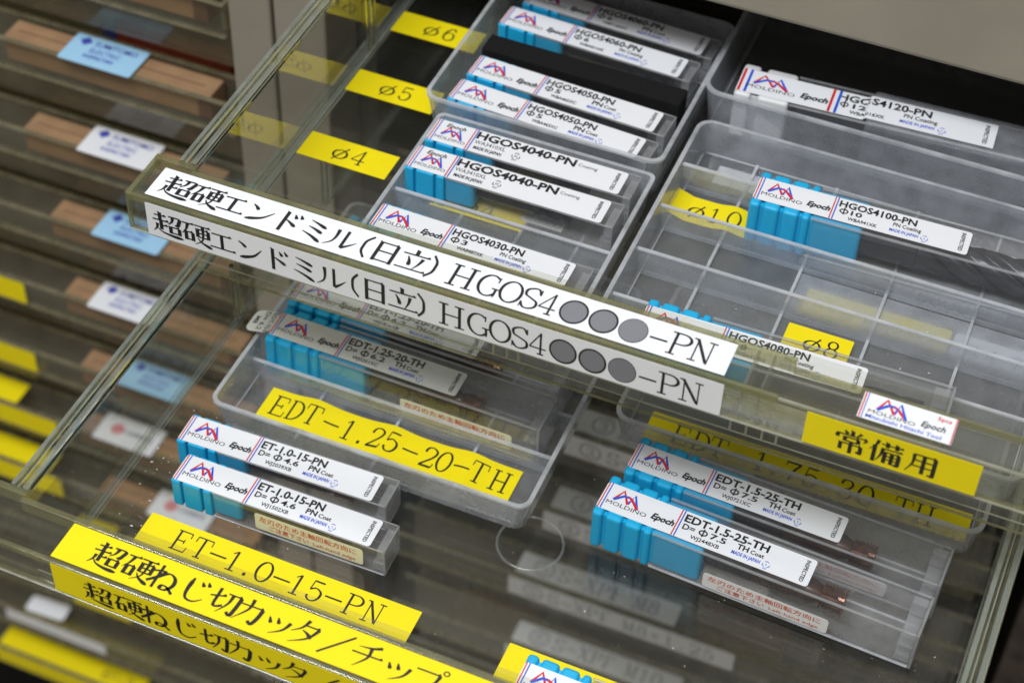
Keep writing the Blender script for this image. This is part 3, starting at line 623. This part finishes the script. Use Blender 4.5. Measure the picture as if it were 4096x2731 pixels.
# ------------------------------------------------------------------ tool cases
def recycle(sh, key, x, y, s, num):
    for a in (90, 210, 330):
        p0 = (x+s*math.cos(math.radians(a-38)), y+s*math.sin(math.radians(a-38))); p1 = (x+s*1.15*math.cos(math.radians(a)), y+s*1.15*math.sin(math.radians(a)))
        p2 = (x+s*math.cos(math.radians(a+38)), y+s*math.sin(math.radians(a+38)))
        v,f = ribbon([p0,p1,p2], lambda d,t: s*.22); sh.poly(key, v, f)
    sh.text(key, num, x-s*.22*len(num), x+s*.22*len(num), y-s*.4, s*.7)
    sh.text(key, 'PP', x-s*.55, x+s*.55, y-s*1.85, s*.6)
def vtext(sh, key, t, x, h, y0, y1):
    v, f, asp = text_geo(t, .02)
    sh.poly(key, [(x+b*h, y0+(y1-y0)*a) for a,b in v], f)
def case_print(sty, ln, w):
    sh = Sheet(); k = ln/6.3; q = w
    t1_, t2_, t3_, coat = sty['t']
    big = sty.get('big')
    wide = sty.get('wide', 1.0)
    def stripes(x):
        sh.rect('red', x, x+.035*wide, -q, 0); sh.rect('blue', x+.085*wide, x+.12*wide, -q, 0)
    stripes(.035)
    if big:
        sh.text('black', 'Epoch', .36*k, .98*k, -.26*q, .17*q, .02, .25)
        logo(sh, .34*k, -.64*q, .86*q, k); sh.text('black', 'MOLDINO', .20*k, 1.20*k, -.84*q, .13*q)
        stripes(1.26*k)
        sh.text('black', t1_, 1.40*k, 4.66*k, -.38*q, .32*q, .035); sh.text('black', 'Coating', 4.74*k, 5.36*k, -.30*q, .13*q)
        sh.text('black', t3_, 1.44*k, 2.46*k, -.62*q, .17*q); sh.text('black', 'MADE IN JAPAN', 1.50*k, 2.42*k, -.86*q, .14*q, .025)
        recycle(sh, 'black', 2.86*k, -.66*q, .12*q, '05')
        vtext(sh, 'black', 'INSPECTED', 5.98*k, .11*q, -.12*q, -.90*q); return sh
    logo(sh, .36*k, -.56*q, .95*q, k)
    sh.text('black', 'MOLDINO', .20*k, 1.42*k, -.76*q, .15*q)
    sh.text('black', 'Epoch', 1.55*k, 2.22*k, -.70*q, .22*q, .04, .25)
    stripes(2.27*k)
    e1 = 4.72 if t1_.startswith('H') else (4.95 if t1_.startswith('ED') else 4.55)
    sh.text('black', t1_, 2.44*k, e1*k, -.37*q, .28*q, .030)
    xx = 2.48
    if t2_.startswith('D'): sh.text('black', 'D=', xx*k, (xx+.36)*k, -.65*q, .21*q, .022); xx += .46
    if t2_:
        v, f = ribbon(arc((xx+.15)*k, -.545*q, .115, .085, 0, 360, 20), lambda d,t: .045); sh.poly('black', v, f)
        sh.rect('black', (xx+.13)*k, (xx+.17)*k, -.69*q, -.40*q)
        d = t2_.split()[-1]; sh.text('black', d, (xx+.36)*k, (xx+.36+.145*len(d)+.04)*k, -.64*q, .20*q, .022)
    sh.text('black', t3_, 2.80*k, 3.66*k, -.88*q, .14*q, .018)
    if coat[1] == 'Coat':
        sh.text('black', coat[0], 4.10*k, 4.44*k, -.62*q, .20*q, .03); sh.text('black', 'Coat', 4.50*k, 4.90*k, -.62*q, .15*q, .02)
    else: sh.text('black', coat[0]+' Coating', 4.08*k, 4.90*k, -.60*q, .16*q, .02)
    sh.text('blue', 'MADE IN JAPAN', 4.02*k, 4.86*k, -.84*q, .13*q, .022)
    recycle(sh, 'blue', 5.04*k, -.78*q, .10*q, '5')
    vtext(sh, 'black', 'INSPECTED', 6.02*k, .12*q, -.10*q, -.90*q)
    return sh
WARN1, WARN2 = '左刃のため主軸回転方向に', 'ご注意下さい'
def chunk(mb, a, b, y0, y1, z0, z1, key): mb.box(a, b, y0, y1, z0, z1, key)
_case_mesh = {}
def make_case(label, cx, cy_, z, yaw, ln, w, sty, mill_label):
    """cx, cy_, z, yaw: centre of the label on top of the case"""
    big = sty['size'] == 'big'
    H = sty.get('H', 1.58 if big else 1.12); key = sty.get('cap', 'cap')
    t = thing('tool_case', label, 'tool case', (cx, cy_, z), math.radians(yaw), sty['group'])
    x0 = -ln/2 - .03; yf = -w/2 - (sty.get('front', .22) if big else .05); yb = w/2 + (sty.get('back', .34) if big else .09)
    if big: cuts = [(0,.33),(.41,.92),(1.0,1.50),(1.58,1.84)]; plug = 3.38; L = sty.get('L', ln+3.15)
    else: cuts = [(0,.30),(.37,.96),(1.03,1.30)]; plug = 2.22; L = ln+sty.get('ext', .42)
    if key == 'milky': cuts = [(0,.55),(.75,1.75)]; plug = 0
    ce = cuts[-1][1]
    ck = (sty['size'], key, round(H,2), round(yf,3), round(yb,3), round(ln,2), round(L,2))
    # cap
    if ('c',)+ck in _case_mesh: o = put('cap', _case_mesh[('c',)+ck], t)
    else:
        mb = MB()
        for a, b in cuts: mb.box(x0+a, x0+b, yf, yb, -H, -.012, key)
        o = mb.build('cap', t); _case_mesh[('c',)+ck] = o.data
    bevel(o, .11 if big else .06, 3)
    mb = MB(); mb.box(x0+.1, x0+ce-.05, yf+.12, yb-.12, -H+.12, -.03 if not big else -.13, key); mb.build('cap_core', t)
    if plug:
        mb = MB(); mb.box(x0+ce-.06, x0+plug, yf+.09, yb-.09, -H+.09, -.09, key); bevel(mb.build('cap_plug', t), .12, 3)
    # body
    mb = MB(); mb.box(x0+ce+.004, x0+L, yf+.03, yb-.03, -H+.01, -.02, 'pp_case'); kb = mb.mat('pp_back'); mb.mi[0] = kb; mb.mi[4] = kb; o = mb.build('case_tube', t); bevel(o, .17 if big else .07, 3)
    mb = MB()
    e = .55 if big else .40
    if big:
        for (a,b,c,d) in ((yf+.12, yf+.40, -H+.12, -.75*H), (yb-.40, yb-.12, -.42*H, -.12), (yf+.12, yb-.12, -.55*H, -.47*H)):
            mb.box(x0+L-e, x0+L-.10, a, b, c, d, 'pp_end')
        mb.box(x0+L-.10, x0+L-.03, yf+.10, yb-.10, -H+.10, -.10, 'pp_end')
    else:
        mb.box(x0+L-e, x0+L-.05, yf+.10, yb-.10, -H+.10, -H*.62, 'pp_end'); mb.box(x0+L-e*.7, x0+L-.06, yf+.14, yb-.18, -H*.5, -.12, 'pp_end')
        mb.box(x0+L-.05, x0+L-.02, yf+.10, yb-.10, -H+.10, -.10, 'pp_end')
    bevel(mb.build('case_stop', t), .04, 2)
    g = .085 if big else .045; mb = MB(); a, b = x0+ce+.02, x0+L+.004; y_0, y_1, z_0, z_1 = yf+.026, yb-.026, -H+.006, -.016
    for (p0,p1,q0,q1) in ((y_0,y_0+g,z_0,z_0+g),(y_1-g,y_1,z_0,z_0+g),(y_0,y_0+g,z_1-g,z_1),(y_1-g,y_1,z_1-g,z_1)): mb.box(a, b-g-.002, p0, p1, q0, q1, 'pp_rim' if q0 < -H*.5 else 'pp_end')
    for (p0,p1,q0,q1) in ((y_0,y_0+g,z_0,z_1),(y_1-g,y_1,z_0,z_1),(y_0+g+.002,y_1-g-.002,z_0,z_0+g),(y_0+g+.002,y_1-g-.002,z_1-g,z_1)): mb.box(b-g, b, p0, p1, q0, q1, 'pp_end')
    bevel(mb.build('case_edge', t), g*.4, 2)
    # label
    sh = case_print(sty, ln, w)
    sh.build('label', t, 0, ln, -w, 0, sty.get('paper', 'white'), Matrix.Translation((-ln/2, w/2, -.004)), r=.09, warp=sty.get('warp'), nx=500)
    if sty.get('sleeve'):
        mb = MB(); mb.box(-ln/2+sty['sleeve'], x0+L, yf-.03, yb+.05, -H-.01, .088, 'pp'); bevel(mb.build('sliding_sleeve', t), .12, 3)
    if sty.get('warn'):
        sx, sl, zt, hh, paper = sty['warn']
        s2 = Sheet()
        s2.text('rust', WARN1, .14, sl-.22, -hh*.44, hh*.27, .008); s2.text('rust', WARN2, .46, sl*.50, -hh*.84, hh*.25, .008)
        s2.text('rust', 'Left-hand edge', sl*.54, sl*.93, -hh*.84, hh*.20)
        s2.build('warning_sticker', t, 0, sl, -hh, 0, paper, Matrix.Translation((-ln/2+sx, yf+.026, zt)) @ FACE_FRONT, r=.10, th=.008)
    if sty.get('tail'):
        s3 = Sheet()
        s3.text('black', 'EDT-TH', .06, .90, -.22, .16, .01); s3.text('black', 'D= 6.2', .06, .88, -.48, .17, .01); s3.text('black', 'M8', .30, .62, -.74, .16, .01)
        # peeled end of the label, hanging off the cap end
        rz = Matrix.Translation((-ln/2-.02, w/2-.02, -.02)) @ Matrix.Rotation(math.radians(-90), 4, 'Z') @ Matrix.Rotation(math.radians(14), 4, 'X')
        s3.build('label_tail', t, 0, .96, -.86, 0.0, 'worn', rz, r=.22)
    # the cutter inside
    if sty.get('mill'):
        kind, r, a, b, fl_ = sty['mill']
        c_, s_ = math.cos(math.radians(yaw)), math.sin(math.radians(yaw))
        ym = (yf+yb)/2; zc = z-H*.5
        mo = cutter(kind, r, a, b, fl_)
        mo.location = (cx+(x0)*c_-ym*s_, cy_+x0*s_+ym*c_, zc); mo.rotation_euler = (0,0,math.radians(yaw))
        tag(mo, mill_label, 'cutting tool', 'cutters inside the clear cases')
    return t
_cut = {}
def cutter(kind, r, a, b, fl_):
    k = (kind, r, a, b, fl_)
    if k in _cut: return put('end_mill', _cut[k])
    mb = MB()
    shank = 'carbide' if kind != 'thread' else 'steel'; tip = 'carbide' if kind != 'thread' else 'copper'
    if kind == 'thread':
        xm = a+(b-a)*.42
        mb.lathe_x([(a, r*.94),(a+.05, r),(xm, r)], shank, 24)
        mb.lathe_x([(xm+.002, r*.99),(b-fl_-.3, r*.99),(b-fl_-.05, r*.72),(b-fl_, r*.70)], 'bronze', 24)
        # toothed head: four lands with ring teeth
        nx, ns = 26, 32; v = []; f = []
        for i in range(nx+1):
            x = b-fl_+fl_*i/nx
            tooth = 1.0 if (i//2) % 2 == 0 else .90
            for j in range(ns):
                th = 2*PI*j/ns; land = .60+.40*(1 if math.cos(4*(th-.15*i/nx)) > -.35 else 0)
                rr = r*1.06*tooth*land; v.append((x, rr*math.cos(th), rr*math.sin(th)))
        for i in range(nx):
            for j in range(ns): f.append((i*ns+j, i*ns+(j+1)%ns, (i+1)*ns+(j+1)%ns, (i+1)*ns+j))
        f.append(tuple(range(ns-1,-1,-1))); f.append(tuple(nx*ns+j for j in range(ns)))
        mb.add(v, f, tip)
    else:
        mb.lathe_x([(a, r*.94),(a+.05, r),(b-fl_-.06, r),(b-fl_, r*.98)], shank, 28)
        nx, ns = 60, 56; v = []; f = []
        for i in range(nx+1):
            u = i/nx; x = b-fl_+.001+fl_*u; g = min(1, u*5)
            for j in range(ns):
                th = 2*PI*j/ns; ph = (4*th/ (2*PI) - (fl_*u)/(2*PI*r)*2.9) % 1.0
                d = g*(.42*math.exp(-((ph-.33)/.17)**2)+.10*max(0, ph-.55))
                rr = r*(1-d); v.append((x, rr*math.cos(th), rr*math.sin(th)))
        for i in range(nx):
            for j in range(ns): f.append((i*ns+j, i*ns+(j+1)%ns, (i+1)*ns+(j+1)%ns, (i+1)*ns+j))
        f.append(tuple(range(ns-1,-1,-1))); f.append(tuple(nx*ns+j for j in range(ns)))
        mb.add(v, f, tip, smooth=True)
    o = mb.build('end_mill'); _cut[k] = o.data; return o
GS = 'small clear cases with blue caps'; GB = 'large clear cases with blue caps'
def S(t1_, t2_, t3_, coat, **kw):
    d = dict(t=(t1_, t2_, t3_, coat), size='small', group=GS); d.update(kw); return d
PNC, PNG, THC = ('PN','Coat'), ('PN','Coating'), ('TH','Coat')
sm = ('flute', .27, 1.6, 6.0, 1.9)
make_case('small blue-capped case at the very back of the rounded left tray', 8.05, 14.92, 1.42, -2.4, 6.27, 1.0, S('HGOS4060-PN','Φ 6','WB7126XC',PNC, mill=sm),
          'grey end mill in the rearmost small case of the upper drawer')
make_case('small blue-capped case standing right behind the black foam block', 7.767, 13.532, 1.42, -2.49, 6.27, 1.0, S('HGOS4060-PN','Φ 6','WB4451XK',PNG, mill=sm),
          'grey end mill in the small case just behind the black foam')
make_case('small blue-capped case touching the front of the black foam block', 7.915, 10.641, 1.45, -2.64, 6.33, 1.0, S('HGOS4050-PN','Φ 5','WBA465XC',PNC, mill=sm),
          'grey end mill in the small case against the front of the black foam')
make_case('small blue-capped case along the front wall of the rounded left tray', 7.837, 9.273, 1.45, -3.2, 6.33, .99, S('HGOS4050-PN','Φ 5','WBA465XC',PNC, mill=sm),
          'grey end mill in the small case along the front wall of the foam tray')
make_case('rear one of two small cases with extra bold print and stacked logo', 7.951, 7.395, 1.42, .11, 6.24, 1.02, S('HGOS4040-PN','','WA3410XL',PNG, big=True, mill=('flute',.27,1.6,5.2,1.5)),
          'dark end mill in the rear case with extra bold print')
make_case('front one of two small cases with extra bold print and stacked logo', 7.917, 6.003, 1.42, .09, 6.24, 1.02, S('HGOS4040-PN','','WA3410XL',PNG, big=True, mill=('flute',.27,1.6,5.2,1.5)),
          'dark end mill in the front case with extra bold print, above the price tag')
make_case('small blue-capped case lying alone directly behind the white label rail', 7.93, 3.257, 1.3, -.6, 6.14, 1.0, S('HGOS4030-PN','Φ 3','WA8487XK',PNG, mill=sm, ext=.55),
          'grey end mill in the lone small case behind the white label rail')
make_case('largest clear case with a milky white cap and bent label at the back right', 16.84, 13.36, 1.85, 3.0, 8.05, 1.14, S('HGOS4120-PN','Φ 12','WBA016XK',PNG, size='big', cap='milky', H=1.75, front=.12, back=.32, L=13.2, wide=2.4, group=None, sleeve=4.14, warp=lambda x, y: .10/(1+math.exp(-(x-4.07)/.02)),
          mill=('flute', .62, 1.9, 12.2, 3.2)), 'thick dark end mill in the milky-capped case at the back right')
make_case('large blue-capped case lying beside the wavy yellow size label', 18.013, 8.658, 1.75, 1.7, 6.39, .995, S('HGOS4100-PN','Φ 10','WBA941XK',PNG, size='big', group=GB, mill=('flute', .56, 2.6, 8.75, 3.7)),
          'thick dark fluted end mill in the large case of the divided tray')
make_case('large blue-capped case half hidden behind the right end of the white label rail', 16.66, 2.32, 1.6, 1.4, 6.32, 1.0, S('HGOS4080-PN','Φ 8','WBA913XK',PNG, size='big', group=GB, L=8.72, mill=('flute', .46, 2.6, 8.0, 2.8)),
          'dark end mill in the large case behind the end of the label rail')
GT = 'blue-capped cases on the lower drawer floor'
make_case('rear one of two small cases above the long yellow label at lower left', 4.266, -2.291, -3.98, 1.46, 6.27, 1.0, S('ET-1.0-15-PN','D= Φ 4.6','WJ2039XB',PNC, ext=.5, mill=('thread',.27,1.6,5.6,.6)),
          'cutter in the rear small case above the long yellow label')
make_case('front small case with red Japanese warning sticker above the long yellow label', 4.914, -3.741, -3.98, .5, 6.33, .99, S('ET-1.0-15-PN','D= Φ 4.6','WJ1502XB',PNC, ext=.5, mill=('thread',.27,1.6,5.6,.6),
          warn=(2.68, 3.45, -.22, .70, 'cream')), 'cutter behind the cream warning sticker of the front small case')
make_case('grimy large case with a peeled label end in the lower left tray', 5.027, 2.065, -3.4, -.45, 6.34, .995, S('EDT-1.25-20-TH','D= Φ 6.2','WJ0201XC',THC, size='big', group=GB, paper='worn', tail=True, L=9.2,
          mill=('thread', .33, 2.8, 7.05, .62), warn=(4.6, 3.7, -.66, .66, 'cream')), 'bronze thread cutter in the grimy large case')
make_case('large blue-capped case under the front rail of the upper drawer, behind the grimy one', 4.95, 3.72, -3.4, -.4, 6.34, .995, S('EDT-1.25-20-TH','D= Φ 6.2','WJ1856XB',THC, size='big', group=GB, L=9.2,
          mill=('thread', .33, 2.8, 7.05, .62)), 'cutter in the large case hidden under the upper rail')
make_case('blue-capped case far back in the lower left tray, seen through the upper floor', 4.95, 6.85, -3.5, -.4, 6.34, .995, S('EDT-1.25-20-TH','D= Φ 6.2','WJ1857XB',THC, size='big', group=GB, L=9.2), None)
make_case('rear one of two large cases lying side by side on the lower drawer floor', 17.109, 1.550, -3.48, -2.08, 6.48, .99, S('EDT-1.5-25-TH','D= Φ 7.5','WJ0721XC',THC, size='big', group=GB, L=9.55,
          mill=('thread', .38, 2.8, 7.55, .68), warn=(4.5, 3.6, -.75, .60, 'paleg')), 'bronze toothed thread cutter in the rear of the two large cases')
make_case('front one of two large cases, with a red warning sticker, on the lower floor', 16.757, -.254, -3.48, -2.9, 6.40, 1.0, S('EDT-1.5-25-TH','D= Φ 7.5','WJ2448XB',THC, size='big', group=GB, L=9.75,
          mill=('thread', .38, 2.8, 7.5, .68), warn=(3.5, 3.75, -.80, .62, 'paleg')), 'bronze toothed thread cutter in the front of the two large cases')
make_case('large case on a bare yellow label, cut off by the bottom of the photo', 16.93, -6.86, -3.48, -.8, 6.43, 1.0, S('EDT-1.5-25-TH','D= Φ 7.5','WJ2450XB',THC, size='big', group=GB, L=9.55), None)

# black foam block between the cases
mb = MB(); mb.box(-3.38, 3.38, -.42, .42, 0, 1.35, 'foam'); o = mb.build('foam_block'); bevel(o, .05, 2)
o.location = (8.02, 12.02, .12); o.rotation_euler = (0,0,math.radians(-.6))
tag(o, 'black foam block wedged between the small cases in the left tray', 'foam block')

# ------------------------------------------------------------------ left bank of closed drawers with kraft boxes
GL = 'closed smoky drawers of the left bank'
def bank_drawer(x0, x1, depth):
    t = thing('storage_drawer', 'x', 'drawer')
    w = x1-x0
    mb = MB(); mb.box(0, w, 1.5, depth, -3.9, -3.65, 'smoke'); mb.build('drawer_floor', t)
    for xx in (0, w-.2):
        mb = MB(); mb.box(xx, xx+.2, 1.5, depth, -3.64, -.1, 'smoke'); mb.build('side_wall', t)
    mb = MB(); mb.box(.21, w-.21, 1.5, 1.68, -3.64, -.05, 'smoke'); mb.build('front_wall', t)
    mb = MB()
    mb.box(-.5, w+.5, 0, .16, -1.30, -.02, 'acr'); mb.box(-.5, w+.5, .165, 1.49, -1.30, -1.14, 'acr')
    mb.box(-.5, w+.5, -.02, .20, -.016, .05, 'smoke_edge'); mb.box(-.5, w+.5, -.03, .18, -1.40, -1.303, 'smoke_edge')
    mb.box(-.5, w+.5, 1.50, 1.72, -.04, .06, 'smoke_edge'); mb.box(w+.3, w+.5, .17, 1.49, -1.13, .0, 'smoke_edge')
    bevel(mb.build('front_rail', t), .03)
    return t
def copy_tree(o, parent=None):
    c = o.copy(); COL.objects.link(c); c.parent = parent
    for ch in list(o.children): copy_tree(ch, c)
    return c
ZK = lambda k: -1.02-4.51*k
ORD = ['topmost', 'second', 'third', 'fourth', 'fifth', 'sixth', 'seventh', 'eighth', 'ninth', 'tenth', 'eleventh', 'twelfth', 'thirteenth']
proto = bank_drawer(-30, -6.2, 20)
bank = {}
for k in range(-1, 12):
    o = proto if k == -1 else copy_tree(proto)
    o.location = (-30, 12.95, ZK(k)); bank[k] = o
    tag(o, ORD[k+1]+' smoky closed drawer from the top of the left bank', 'drawer', GL)
def emblem(sh, x, y, s):
    for dx, dy in ((0,1),(0,-1),(1,0),(-1,0)):
        cx, cy_ = x+dx*s*.55, y+dy*s*.55; r = s*.62
        sh.poly('navy', [(cx+r,cy_),(cx,cy_+r),(cx-r,cy_),(cx,cy_-r)], [(0,1,2,3)])
GK = 'kraft boxes in the left bank'
boxes = [(0,-15.6,-6.5,None),(1,-15.62,-6.75,'stblue'),(2,-15.55,-6.9,'white'),(3,-15.1,-6.6,'stblue'),(4,-15.15,-6.6,'white'),(5,-15.05,-6.6,'stblue'),(6,-15.9,-7.2,'dot'),(7,-15.4,-7.0,'dot'),(8,-15.0,-7.0,None)]
KL = {0:'kraft box at the top left corner, partly out of the picture', 1:'uppermost kraft box with a pale blue printed sticker', 2:'upper kraft box with a white printed sticker beside the rail end',
      3:'kraft box with a pale blue sticker half covered by the upper rail', 4:'kraft box with a white sticker crossed by the lower drawer rim', 5:'kraft box with a blue sticker seen through the lower drawer wall',
      6:'kraft box with a red dotted sticker seen through the lower wall', 7:'kraft box with a red dotted sticker seen through the lower floor', 8:'lowest kraft box in the left bank, without a sticker'}
SX = {1:-13.02, 2:-12.9, 3:-12.92, 4:-13.8, 5:-12.98, 6:-14.9, 7:-12.6}
for k, a, b, st in boxes:
    t = thing('kraft_box', KL[k], 'cardboard box', ((a+b)/2, 13.65, ZK(k)-1.1), 0, GK)
    h = (b-a)/2
    mb = MB(); mb.box(-h, h, -.46, .62, 0, 1.1, 'kraft'); bevel(mb.build('box_body', t), .03)
    mb = MB(); mb.box(-h+.35, h-.45, .0, .06, 1.1, 1.108, 'kraft_edge'); mb.build('lid_seam', t)
    mb = MB(); mb.box(h-.55, h-.02, -.468, -.461, .03, 1.0, 'kraft_edge'); mb.build('tape_strip', t)
    if st:
        sh = Sheet(); L_ = 3.1
        if st == 'dot':
            a_ = arc(.9, -.75, .34, .34, 0, 360, 20)[:-1]; sh.poly('pink', a_, [tuple(range(20))])
            sh.text('inkgrey', 'CARBIDE', 1.3, 2.7, -.9, .3, .02)
        else:
            emblem(sh, .55, -.36, .22)
            sh.text('navy', 'SUMITOMO', .95, 2.75, -.50, .28, .01); sh.text('navy', 'ELECTRIC', .95, 2.25, -.90, .26, .01); sh.text('navy', 'INSPECTED', .85, 2.15, -1.22, .18, .03)
        paper = 'white' if st != 'stblue' else 'stblue'
        stick(sh, 'sticker', t, 0, L_, -1.62, 0, paper, at(SX[k], 14.40, ZK(k)+.115), r=.10, th=.02)
# yellow name labels on the left bank rails
def bank_label(k, x1, w, front, text=None):
    sh = Sheet()
    if text: sh.text('black', text, w-2.6, w-.7, -.95, .6)
    p = bank[k]
    if front: stick(sh, 'name_label', p, 0, w, -1.22, 0, 'yellow', at(x1-w, 12.93, ZK(k)-.03, FACE_FRONT))
    else: stick(sh, 'name_label', p, 0, w, -1.25, 0, 'yellow', at(x1-w, 14.4, ZK(k)+.06))
bank_label(4, -17.05, 8, True); bank_label(5, -17.3, 8, True); bank_label(6, -19.2, 7, False); bank_label(6, -16.9, 8, True)
bank_label(7, -18.2, 5, False); bank_label(7, -17.4, 7, True); bank_label(8, -15.6, 2.2, False); bank_label(9, -14.8, 3.4, True)
bank_label(11, -15.5, 9, False, 'EDT-1.75'); bank_label(11, -15.6, 9, True)
p = bank[10]
stick(Sheet(), 'torn_sticker', p, 0, 2.3, -1.05, 0, 'white', at(-22.1, 14.25, ZK(10)+.06, rz=.05), r=.2)
stick(Sheet(), 'grey_strip', p, 0, 6.2, -.85, 0, 'paleg', at(-23.1, 12.93, ZK(10)-.05, FACE_FRONT), r=.05)
# red carton in the second drawer
mb = MB(); mb.box(-2.6, 2.6, -.4, .4, 0, 1.3, 'box_red'); mb.box(-3.2, -2.603, -.4, .4, 0, 1.3, 'navy'); o = mb.build('carton'); bevel(o, .03)
o.location = (-11.2, 18.2, ZK(1)-3.6)
tag(o, 'small red and navy carton in the shadow under the uppermost blue sticker', 'carton')

# ------------------------------------------------------------------ closed drawers below the open ones
GR = 'closed drawers under the two open ones'
proto2 = copy_tree(proto)
z2 = lambda k: -6.34-5.13*k
rb = {}
for k in range(0, 8):
    o = proto2 if k == 0 else copy_tree(proto2)
    o.location = (.9, 12.6, z2(k)); rb[k] = o
    tag(o, ORD[k]+' closed drawer below the open ones, '+('with white label strips' if 1 <= k <= 5 else 'without a label strip'), 'drawer', GR)
for k, x, a, b in ((1, 9.2, '(2) S-XPF M4', '(2) S-XPF M4×0.7'), (2, 8.28, '(3) S-XPF M5', '(3) S-XPF M5×0.8'), (3, 7.68, '(4) S-XPF M6', '(4) S-XPF M6×1.0'), (4, 6.28, '(5) S-XPF M8', '(5) S-XPF M8×1.25'), (5, 6.26, '(6) S-XPF M10', '(6) S-XPF M10×1.5')):
    for front, s in ((False, a), (True, b)):
        sh = Sheet()
        xs = []; cur = 1.1
        num = s[1]
        v, f = ribbon(arc(1.15, -.58, .42, .42, 0, 360, 26), lambda d, t: .06); sh.poly('inkgrey', v, f)
        sh.glyph('inkgrey', num, 1.15, .42, -.85, .52)
        x_ = 2.1
        for ch in s[4:]:
            if ch == ' ': x_ += .45; continue
            sh.glyph('inkgrey', ch if ch != '×' else 'x', x_, .58, -.95, .72); x_ += .60
        w = x_+.5
        if front: stick(sh, 'name_label', rb[k], 0, w, -1.16, 0, 'white', at(x-.2, 12.58, z2(k)-.10, FACE_FRONT))
        else: stick(sh, 'name_label', rb[k], 0, w, -1.16, 0, 'white', at(x, 13.95, z2(k)+.06))
for i, (x, y, k) in enumerate(((16, 15.5, 4), (19.5, 15.2, 5), (15.5, 15.6, 6), (4.5, 15.5, 5), (12.5, 15.4, 6), (20.5, 15.6, 3))):
    mb = MB(); mb.box(-1.9, 1.9, -.6, .6, 0, 1.6, 'kraft'); o = mb.build('kraft_box'); bevel(o, .04); o.location = (x, y, z2(k)-3.6)
    tag(o, ['plain kraft box seen through the lower floor behind the fifth label strip', 'plain kraft box low on the right under the two large cases', 'plain kraft box below the sixth label strip, right of middle',
            'plain kraft box behind the long yellow label, under the lower floor', 'plain kraft box deepest down below the sixth label strip', 'plain kraft box under the right end of the rear large case'][i], 'cardboard box', 'plain kraft boxes under the lower drawer')

# ------------------------------------------------------------------ dust on the lower drawer floor
mb = MB()
for i in range(420):
    if i < 200: x, y = random.gauss(.6, .5), random.uniform(-7.6, 3.5)
    elif i < 320: x, y = random.uniform(.2, 24.3), random.uniform(-7.5, 3.0)
    else: x, y = random.gauss(22.3, 1.4), random.uniform(-7, 2.4)
    if x < .2 or x > 24.5: continue
    r = random.choice((.008, .010, .014, .02)); a = random.uniform(0, PI); ll = random.choice((1, 1, 1.5, 3))
    c, s = math.cos(a)*r*ll, math.sin(a)*r*ll
    mb.add([(x-c,y-s,-5.112),(x+s*.5,y-c*.5,-5.110),(x+c,y+s,-5.112),(x-s*.5,y+c*.5,-5.104)], [(0,1,2),(0,2,3),(0,3,1),(1,3,2)], 'dust')
tag(mb.build('dust'), 'pale dust specks and lint on the lower drawer floor', 'dust', kind='stuff')
mb = MB()
for i in range(150):
    x, y = random.uniform(12.6, 24), random.uniform(3.6, 11.2)
    r = random.choice((.006, .008, .012)); a = random.uniform(0, PI); ll = random.choice((1, 1, 2, 4))
    c, q = math.cos(a)*r*ll, math.sin(a)*r*ll
    mb.add([(x-c,y-q,.125),(x+q*.4,y-c*.4,.127),(x+c,y+q,.125),(x-q*.4,y+c*.4,.132)], [(0,1,2),(0,2,3),(0,3,1),(1,3,2)], 'dust')
tag(mb.build('dust'), 'tiny dust specks on the floor of the wide divided tray', 'dust', kind='stuff')
